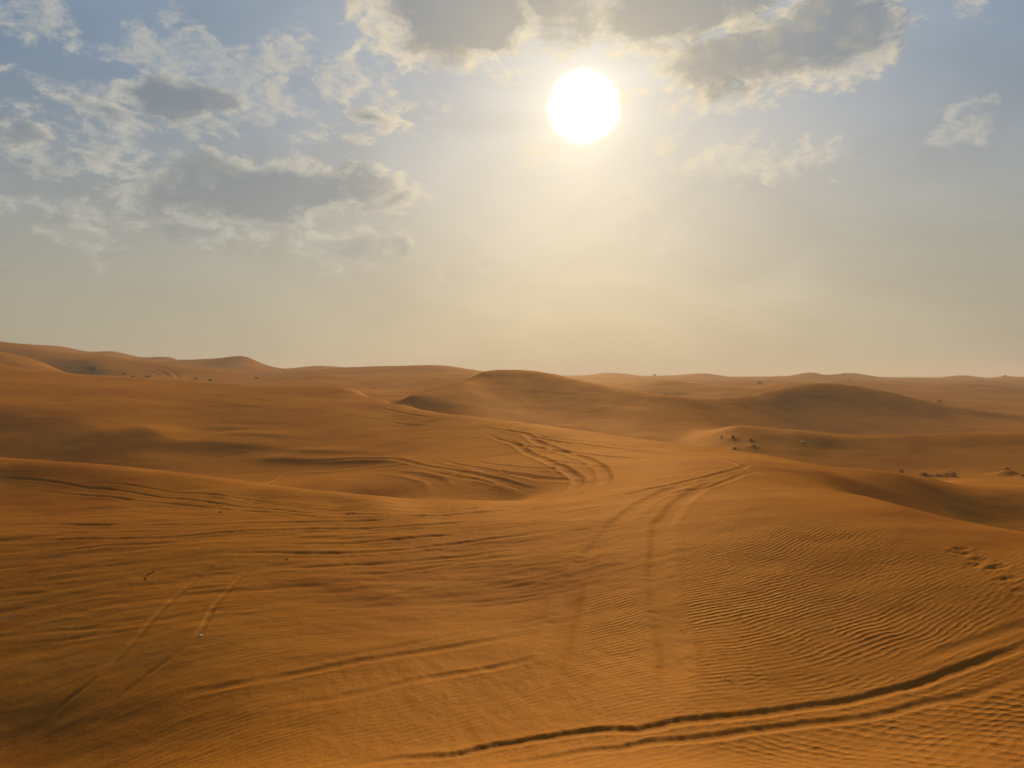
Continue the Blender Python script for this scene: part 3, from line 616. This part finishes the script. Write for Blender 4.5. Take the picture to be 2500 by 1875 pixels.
def sand_material():
    m, B = material("sand")
    geo = B.n('ShaderNodeNewGeometry'); pos = geo.outputs['Position']
    def att(n):
        a = B.n('ShaderNodeAttribute'); a.attribute_name = n; return a
    A = att('ripple_a'); Cc = att('ripple_b')
    def sep(s):
        x = B.n('ShaderNodeSeparateXYZ'); B.set(x.inputs[0], s); return x.outputs
    pA, aA, pB = sep(A.outputs['Vector']); aB, pC, aC = sep(Cc.outputs['Vector'])
    jit = B.noise(pos, 5.5, 3.0, 0.6)
    def ripple(ph, amp):
        t = B.m('MULTIPLY', B.m('ADD', ph, B.m('MULTIPLY', jit, 0.55)), 2 * math.pi)
        w = B.m('SINE', B.m('ADD', t, B.m('MULTIPLY', B.m('COSINE', t), 0.45)))
        return B.m('MULTIPLY', w, amp)
    hgt = B.m('ADD', B.m('ADD', ripple(pA, aA), ripple(pB, aB)), ripple(pC, aC))
    mod = B.rng(B.noise(pos, 1.7, 2.0, 0.5), 0.30, 0.62, 0.25, 1.0)
    hgt = B.m('MULTIPLY', B.m('MULTIPLY', hgt, mod), 0.0050)
    hgt = B.m('ADD', hgt, B.m('MULTIPLY', B.noise(pos, 3.2, 6.0, 0.62), 0.018))
    hgt = B.m('ADD', hgt, B.m('MULTIPLY', B.noise(pos, 60.0, 3.0, 0.7), 0.0034))
    bump = B.n('ShaderNodeBump'); bump.inputs['Distance'].default_value = 1.0; bump.inputs['Strength'].default_value = 1.0
    B.set(bump.inputs['Height'], hgt)
    # colour: ochre sand, redder and paler drifts, dark mineral grains
    c1 = (0.360, 0.103, 0.003); c2 = (0.280, 0.068, 0.002); c3 = (0.410, 0.136, 0.011)
    f1 = B.rng(B.noise(pos, 0.11, 4.0, 0.55), 0.35, 0.68)
    f2 = B.rng(B.noise(B.vm('MULTIPLY', pos, (0.35, 1.0, 1.0)), 0.9, 5.0, 0.6), 0.42, 0.75)
    col = B.mix(f1, c1, c2); col = B.mix(B.m('MULTIPLY', f2, 0.55), col, c3)
    gr = B.m('MULTIPLY', B.rng(B.noise(pos, 170.0, 2.0, 0.7), 0.30, 0.72, 0.75, 1.25), B.rng(B.noise(pos, 38.0, 3.0, 0.75), 0.30, 0.70, 0.86, 1.14))
    sc = B.vm('SCALE', col); B.set(sc.node.inputs['Scale'], gr)
    bs = B.n('ShaderNodeBsdfPrincipled')
    B.set(bs.inputs['Base Color'], sc); bs.inputs['Roughness'].default_value = 0.9
    bs.inputs['Specular IOR Level'].default_value = 0.0
    B.set(bs.inputs['Normal'], bump.outputs[0])
    gl = B.n('ShaderNodeBsdfGlossy'); gl.inputs['Color'].default_value = (0.85, 0.46, 0.21, 1); gl.inputs['Roughness'].default_value = 0.70
    B.set(gl.inputs['Normal'], bump.outputs[0])
    mx = B.n('ShaderNodeMixShader'); mx.inputs[0].default_value = 0.06
    m.node_tree.links.new(bs.outputs[0], mx.inputs[1]); m.node_tree.links.new(gl.outputs[0], mx.inputs[2])
    out = B.n('ShaderNodeOutputMaterial'); m.node_tree.links.new(mx.outputs[0], out.inputs[0])
    return m
SAND = sand_material()

def plain(name, col, rough=0.8, vary=0.25, scale=8.0, trans=0.0):
    m, B = material(name)
    tc = B.n('ShaderNodeTexCoord')
    n = B.rng(B.noise(tc.outputs['Object'], scale, 3.0, 0.6), 0.3, 0.7, 1 - vary, 1 + vary)
    sc = B.vm('SCALE', col); B.set(sc.node.inputs['Scale'], n)
    bs = B.n('ShaderNodeBsdfPrincipled'); B.set(bs.inputs['Base Color'], sc); bs.inputs['Roughness'].default_value = rough
    out = B.n('ShaderNodeOutputMaterial'); m.node_tree.links.new(bs.outputs[0], out.inputs[0])
    return m
STEM = plain("dry_stem", (0.16, 0.070, 0.016))
LEAF = plain("shrub_leaf", (0.110, 0.050, 0.010), 0.85, 0.4)
STRAW = plain("straw", (0.34, 0.15, 0.025), 0.8, 0.35)
PALE = plain("bleached_plastic", (0.62, 0.58, 0.50), 0.5, 0.1, 20)
STONE = plain("dark_stone", (0.07, 0.035, 0.018), 0.8, 0.3, 30)
WOOD = plain("bleached_wood", (0.42, 0.33, 0.22), 0.8, 0.2, 30)

# ------------------------------------------------------------------ build the dune field
def build_terrain():
    verts = np.empty((NR * NC + 1, 3), np.float32)
    verts[:-1, 0] = GX.ravel(); verts[:-1, 1] = GY.ravel(); verts[:-1, 2] = GZ.ravel()
    verts[-1] = (0, 0, float(GZ[0].mean()))
    i = np.arange(NR - 1)[:, None]; j = np.arange(NC)[None]; jn = (j + 1) % NC
    quads = np.stack([i * NC + j, i * NC + jn, (i + 1) * NC + jn, (i + 1) * NC + j], -1).reshape(-1, 4)[:, ::-1]
    fan = np.stack([np.full(NC, NR * NC), np.arange(NC), (np.arange(NC) + 1) % NC], -1)[:, ::-1]
    me = bpy.data.meshes.new("sand_dunes")
    nq, nf = len(quads), len(fan)
    me.vertices.add(len(verts)); me.vertices.foreach_set("co", verts.ravel())
    me.loops.add(nq * 4 + nf * 3)
    me.loops.foreach_set("vertex_index", np.concatenate([quads.ravel(), fan.ravel()]).astype(np.int32))
    me.polygons.add(nq + nf)
    me.polygons.foreach_set("loop_start", np.concatenate([np.arange(nq) * 4, nq * 4 + np.arange(nf) * 3]).astype(np.int32))
    me.polygons.foreach_set("use_smooth", np.ones(nq + nf, bool))
    me.update(calc_edges=True)
    a = me.attributes.new("ripple_a", 'FLOAT_VECTOR', 'POINT')
    v = np.zeros_like(verts); v[:-1] = np.stack([phA.ravel(), (ampA * keep).ravel(), phB.ravel()], -1); a.data.foreach_set("vector", v.ravel())
    a = me.attributes.new("ripple_b", 'FLOAT_VECTOR', 'POINT')
    v = np.zeros_like(verts); v[:-1] = np.stack([(ampB * keep).ravel(), phC.ravel(), (ampC * keep).ravel()], -1); a.data.foreach_set("vector", v.ravel())
    me.materials.append(SAND)
    o = bpy.data.objects.new("sand_dunes", me); COL.objects.link(o)
    o['kind'] = 'structure'; o['label'] = 'rippled orange desert dunes crossed by many wheel tracks'
    return o
dunes = build_terrain()
print("grid", NR, NC, "tris", 2 * NR * NC, "cps", len(CP))


# ------------------------------------------------------------------ plants, stones and litter
def place(u, v):
    x, y = ground_px(u, v); return x, y, sample_z(x, y)

def link_mesh(name, verts, faces, mat, parent=None, smooth=False):
    me = bpy.data.meshes.new(name); me.from_pydata(verts, [], faces); me.materials.append(mat)
    if smooth:
        for p_ in me.polygons: p_.use_smooth = True
    o = bpy.data.objects.new(name, me); COL.objects.link(o)
    if parent is not None: o.parent = parent
    return o

def thing(name, label, cat, loc, group=None):
    o = bpy.data.objects.new(name, None); o.empty_display_size = 0.2; COL.objects.link(o)
    o.location = loc; o['label'] = label; o['category'] = cat
    if group: o['group'] = group
    return o

def tube(V, Fc, pts, r0, r1, n=4):
    """tapered stem along points"""
    base = len(V); m = len(pts)
    for i, p in enumerate(pts):
        d = np.subtract(pts[min(i + 1, m - 1)], pts[max(i - 1, 0)]); d = d / (np.linalg.norm(d) + 1e-9)
        a = np.cross(d, (0.3, 0.9, 0.2)); a /= np.linalg.norm(a) + 1e-9; b = np.cross(d, a)
        r_ = r0 + (r1 - r0) * i / (m - 1)
        for k in range(n):
            t = 2 * math.pi * k / n; V.append(tuple(np.add(p, r_ * (math.cos(t) * a + math.sin(t) * b))))
    for i in range(m - 1):
        for k in range(n):
            q = base + i * n; Fc.append((q + k, q + (k + 1) % n, q + n + (k + 1) % n, q + n + k))

def stem_path(rng, L, lean, az, droop=0.3, seg=5):
    p = np.zeros(3); out = [tuple(p)]; th = lean
    for i in range(seg):
        th += rng.uniform(-0.12, 0.2) * droop * 2; az += rng.uniform(-0.25, 0.25)
        p = p + L / seg * np.array([math.sin(th) * math.cos(az), math.sin(th) * math.sin(az), math.cos(th)])
        out.append(tuple(p))
    return out

def shrub(u, v, w_px, h_px, label, seed, leafy=1.0, name="desert_shrub", group="low shrubs scattered over the dunes", cat="shrub", dens=1.0):
    x, y, z = place(u, v); s = y / F; W, H = w_px * s / 2, h_px * s
    rng = random.Random(seed); o = thing(name, label, cat, (x, y, z - 0.02 * H), group)
    V, Fc, LV, LF = [], [], [], []
    for i in range(int(16 * dens)):
        az = rng.uniform(0, 2 * math.pi); lean = rng.uniform(0.1, 1.15) * min(1.3, W / H)
        lean = min(lean + 0.25, 1.35); L = min(H / max(math.cos(lean), 0.25), math.hypot(W, H * 0.5)) * rng.uniform(0.65, 1.0)
        pts = stem_path(rng, L, lean * 0.75, az); sx = rng.uniform(-0.35, 0.35) * W; sy = rng.uniform(-0.35, 0.35) * W
        pts = [(a + sx, b + sy, c - 0.03) for a, b, c in pts]
        r_ = max(0.006, 0.012 * H); tube(V, Fc, pts, r_ * 1.4, r_ * 0.5, 4)
        for a in range(2, len(pts)):
            for q in range(2):                                         # side twigs
                p2 = stem_path(rng, L * 0.28, rng.uniform(0.3, 1.2), rng.uniform(0, 6.28), seg=2)
                tube(V, Fc, [tuple(np.add(pts[a], t)) for t in p2], r_ * 0.6, r_ * 0.25, 3)
            for q in range(int(rng.uniform(5, 9) * leafy)):
                c = np.array(pts[a]) + np.array([rng.gauss(0, 0.11), rng.gauss(0, 0.11), rng.gauss(0, 0.07)]) * (0.35 * W + 0.65 * H)
                c[2] = max(c[2], 0.02)
                l = rng.uniform(0.045, 0.10) * H + 0.01; d = np.array([rng.gauss(0, 1), rng.gauss(0, 1), rng.gauss(0.3, 0.7)]); d /= np.linalg.norm(d)
                e = np.cross(d, (rng.gauss(0, 1), rng.gauss(0, 1), rng.gauss(0, 1))); e /= np.linalg.norm(e) + 1e-9
                k = len(LV); LV += [tuple(c - d * l), tuple(c + e * l * 0.4), tuple(c + d * l), tuple(c - e * l * 0.4)]; LF.append((k, k + 1, k + 2, k + 3))
    link_mesh("branches", V, Fc, STEM, o)["kind"] = "stuff"
    if LF: link_mesh("foliage", LV, LF, LEAF, o)["kind"] = "stuff"
    return o

def grass(u, v, w_px, h_px, label, seed, n=60, group="clumps of dry grass along the foot of the dune", lean=0.35):
    x, y, z = place(u, v); s = y / F; W, H = w_px * s / 2, h_px * s
    rng = random.Random(seed); V, Fc = [], []
    o = thing("grass_clump", label, "grass clump", (x, y, z), group)
    VH, FH = [], []
    for i in range(n):
        az = rng.uniform(0, 6.28); L = H * rng.uniform(0.45, 1.12); th = rng.uniform(0.02, lean)
        L *= rng.uniform(0.5, 1.0); ox, oy = rng.gauss(0, W * 1.1), rng.gauss(0, W * 0.35); wd = rng.uniform(0.003, 0.006) + 0.0006 * y / 10
        sd_ = np.array([-math.sin(az), math.cos(az), 0]); p = np.array([ox, oy, -0.03]); k = len(V); m = 4
        for j in range(m + 1):
            ww = wd * (1 - j / (m + 0.3)); V.append(tuple(p - sd_ * ww)); V.append(tuple(p + sd_ * ww))
            th += 0.10 * rng.uniform(0.3, 1.3); p = p + L / m * np.array([math.sin(th) * math.cos(az), math.sin(th) * math.sin(az), math.cos(th)])
        for j in range(m): Fc.append((k + 2 * j, k + 2 * j + 1, k + 2 * j + 3, k + 2 * j + 2))
        if rng.random() < 0.3:                                         # seed heads on the tall stalks
            pe = np.array(V[-1]); tube(VH, FH, [tuple(pe), tuple(pe + (0.01, 0, 0.05 * H + 0.02)), tuple(pe + (0.02, 0, 0.10 * H + 0.04))], wd * 1.6, wd * 0.5, 3)
    link_mesh("blades", V, Fc, STRAW, o)["kind"] = "stuff"
    if FH: link_mesh("seed_heads", VH, FH, STEM, o)["kind"] = "stuff"
    return o

def pebble(u, v, rx, ry, rz, label, mat, seed, name="stone", cat="stone", sink=0.35):
    x, y, z = place(u, v); rng = np.random.RandomState(seed); V, Fc = [], []; n, m = 10, 7
    V.append((0, 0, -rz))
    for i in range(1, m):
        ph = -math.pi / 2 + math.pi * i / m
        for k in range(n):
            t = 2 * math.pi * k / n; q = 1 + rng.uniform(-0.16, 0.16)
            V.append((rx * q * math.cos(ph) * math.cos(t), ry * q * math.cos(ph) * math.sin(t), rz * q * math.sin(ph)))
    V.append((0, 0, rz)); top = len(V) - 1
    for k in range(n):
        Fc.append((0, 1 + (k + 1) % n, 1 + k)); b_ = 1 + (m - 2) * n; Fc.append((b_ + k, b_ + (k + 1) % n, top))
        for i in range(m - 2): a_ = 1 + i * n; Fc.append((a_ + k, a_ + (k + 1) % n, a_ + n + (k + 1) % n, a_ + n + k))
    o = link_mesh(name, V, Fc, mat, None, True); o.location = (x, y, z + rz * (1 - 2 * sink)); o['label'] = label; o['category'] = cat
    o.rotation_euler = (0.1, 0.05, rng.uniform(-0.5, 0.5)); return o

def twig(u, v, L, r_, label, mat, seed, name="twig", az=0.1, fork=True, lift=0.01, cat="twig"):
    x, y, z = place(u, v); rng = random.Random(seed); V, Fc = [], []
    pts = []; p = np.array([-L / 2 * math.cos(az), -L / 2 * math.sin(az), lift])
    for i in range(7):
        zz = sample_z(x + p[0], y + p[1]) - z + lift * (1 + 0.5 * i)
        pts.append((p[0], p[1], zz)); p = p + L / 6 * np.array([math.cos(az), math.sin(az), 0]); az += rng.uniform(-0.12, 0.12)
    tube(V, Fc, pts, r_, r_ * 0.55, 6)
    if fork:
        for i in (2, 4): tube(V, Fc, [pts[i], tuple(np.add(pts[i], (L * 0.07, 0.0, L * 0.10))), tuple(np.add(pts[i], (L * 0.10, 0.0, L * 0.24)))], r_ * 0.7, r_ * 0.3, 5)
    o = link_mesh(name, V, Fc, mat, None, True); o.location = (x, y, z); o['label'] = label; o['category'] = cat; return o

shrub(168, 903, 13, 6, "small brown shrub at the foot of the pale far-left dune slope", 1, 1.2)
shrub(222, 909, 18, 14, "large dark rounded shrub, biggest on the left hillside", 2, 3.2, dens=1.8)
shrub(302, 915, 14, 5, "thin shrub left of the curved wheel tracks on the hillside", 3, 1.0)
shrub(326, 923, 26, 4.5, "low sprawling shrub below the curved wheel tracks", 4, 1.6)
shrub(362, 924, 20, 6, "dark shrub at the right end of the low sprawling shrubs", 5, 1.8)
shrub(478, 928, 17, 7, "spiky shrub just right of the curved wheel tracks", 6, 0.9)
shrub(513, 931, 8, 11, "thin upright shrub, right one of the two on the pale ridge", 7, 0.7)
shrub(627, 925, 12, 5, "small shrub below the tall dark left dune", 8, 1.0)
shrub(1598, 917, 6, 7, "tiny bush standing up on the distant horizon line", 9, 2.0, group=None)
shrub(1856, 936, 14, 7, "bush on a small mound left of the sharp far peak", 10, 1.6)
shrub(2058, 916.5, 15, 5, "bush on the crest just right of the sharp far peak", 11, 1.8)
shrub(2076, 929, 18, 3.5, "low scrub below the crest right of the far peak", 12, 1.4)
shrub(2292, 985, 14, 5, "shrub beside the right flank of the big round dune", 13, 1.3)
shrub(2453, 919, 12, 4.5, "dark bush on the skyline mound at the far right", 14, 2.2)
shrub(2218, 922, 4, 4, "tiny bush on the flat skyline between far dunes", 15, 1.6, group=None)
shrub(1789, 1069, 10, 4, "dark tuft on a sand mound, highest of the small group in the hollow", 16, 1.4)
shrub(1833, 1075, 8, 3, "small tuft on the right of the mounds in the hollow", 17, 1.0)
shrub(1793, 1097, 12, 3, "low tuft on the mound nearest the sunlit crest", 18, 1.0)
shrub(1841, 1091, 11, 2.6, "dark tuft on the lower right mound of the hollow", 19, 1.2)
shrub(1762, 1068, 8, 3, "faint tuft on the left of the mounds in the hollow", 20, 0.7)
shrub(2463, 1160, 22, 10, "dark shrub on a wind-shaped mound by the right edge of the valley", 21, 2.2, dens=1.4)
shrub(2497, 1168, 12, 4, "small shrub at the right edge beside the wind-shaped mound", 22, 1.4)
for i, (u, v, w, h, lab) in enumerate([
        (2201, 1155, 5, 10, "thin lone grass clump left of the row behind the crest"), (2256, 1164, 9, 12, "left end clump of the dry grass row"), (2274, 1164, 9, 8, "short pale grass clump second from the left of the row"),
        (2291, 1164, 11, 11, "grass clump in the middle of the dry grass row"), (2309, 1164, 12, 12, "dense grass clump left of the tallest one"), (2328, 1164, 10, 18, "tallest grass clump at the right end of the row")]):
    grass(u, v, w, h * 0.85, lab, 40 + i, 150, "clumps of dry grass along the foot of the dune")
for i, (u, v, w, h, lab) in enumerate([
        (1626, 961, 10, 7, "leftmost pale grass clump in the far hollow"), (1641, 961, 9, 5, "low pale grass clump second in the far hollow"), (1656, 961, 11, 8, "middle pale grass clump in the far hollow"), (1674, 962, 12, 5, "rightmost low grass clump in the far hollow")]):
    grass(u, v, w, h, lab, 60 + i, 60, "pale grass clumps in the far hollow", 0.5)
pebble(1960, 1081, .13, .10, .07, "pale piece of litter lying alone on the dark slope", PALE, 3, "litter", "litter", 0.25)
pebble(490, 1556, .035, .02, .012, "small white chip on the lower left sand", PALE, 5, "litter", "litter", 0.2)
pebble(700, 1367, .03, .022, .018, "small dark stone among the left wheel tracks", STONE, 7)
pebble(540, 1252, .08, .03, .02, "flat brown stone below the left crest tracks", STONE, 8)
twig(26, 1515, .30, .012, "pale bleached stick at the left edge of the sand", WOOD, 2, "stick", 0.25, False, 0.02, "stick")
twig(367, 1404, .17, .016, "short dark stick lying across the left foreground sand", STONE, 3, "stick", 0.45, False, 0.02, "stick")
twig(856, 1256, .30, .012, "dark forked twig by the long crest tracks", STEM, 4, "twig", 0.15)
twig(1777, 1658, .13, .005, "tiny dark twig on smooth sand near the two deep ruts", STEM, 5, "twig", -0.1)

# ------------------------------------------------------------------ haze
if not globals().get('NO_HAZE'):
    zt = float(GZ.max()) + 1.5; zb_ = float(GZ.min()) - 1.0
    me = bpy.data.meshes.new("haze"); S_ = 13000
    vs = [(x, y, z) for z in (zb_, zt) for x, y in ((-S_, -S_), (S_, -S_), (S_, S_), (-S_, S_))]
    me.from_pydata(vs, [], [(0, 3, 2, 1), (4, 5, 6, 7), (0, 1, 5, 4), (1, 2, 6, 5), (2, 3, 7, 6), (3, 0, 4, 7)])
    hz = bpy.data.objects.new("haze", me); COL.objects.link(hz); hz['kind'] = 'stuff'; hz['label'] = 'pale dusty haze lying over the desert'
    m, B = material("haze_air")
    pv = B.n('ShaderNodeVolumePrincipled')
    pv.inputs['Color'].default_value = (0.72, 0.55, 0.46, 1); pv.inputs['Density'].default_value = 0.0008; pv.inputs['Anisotropy'].default_value = 0.25
    out = B.n('ShaderNodeOutputMaterial'); m.node_tree.links.new(pv.outputs[0], out.inputs['Volume'])
    me.materials.append(m)
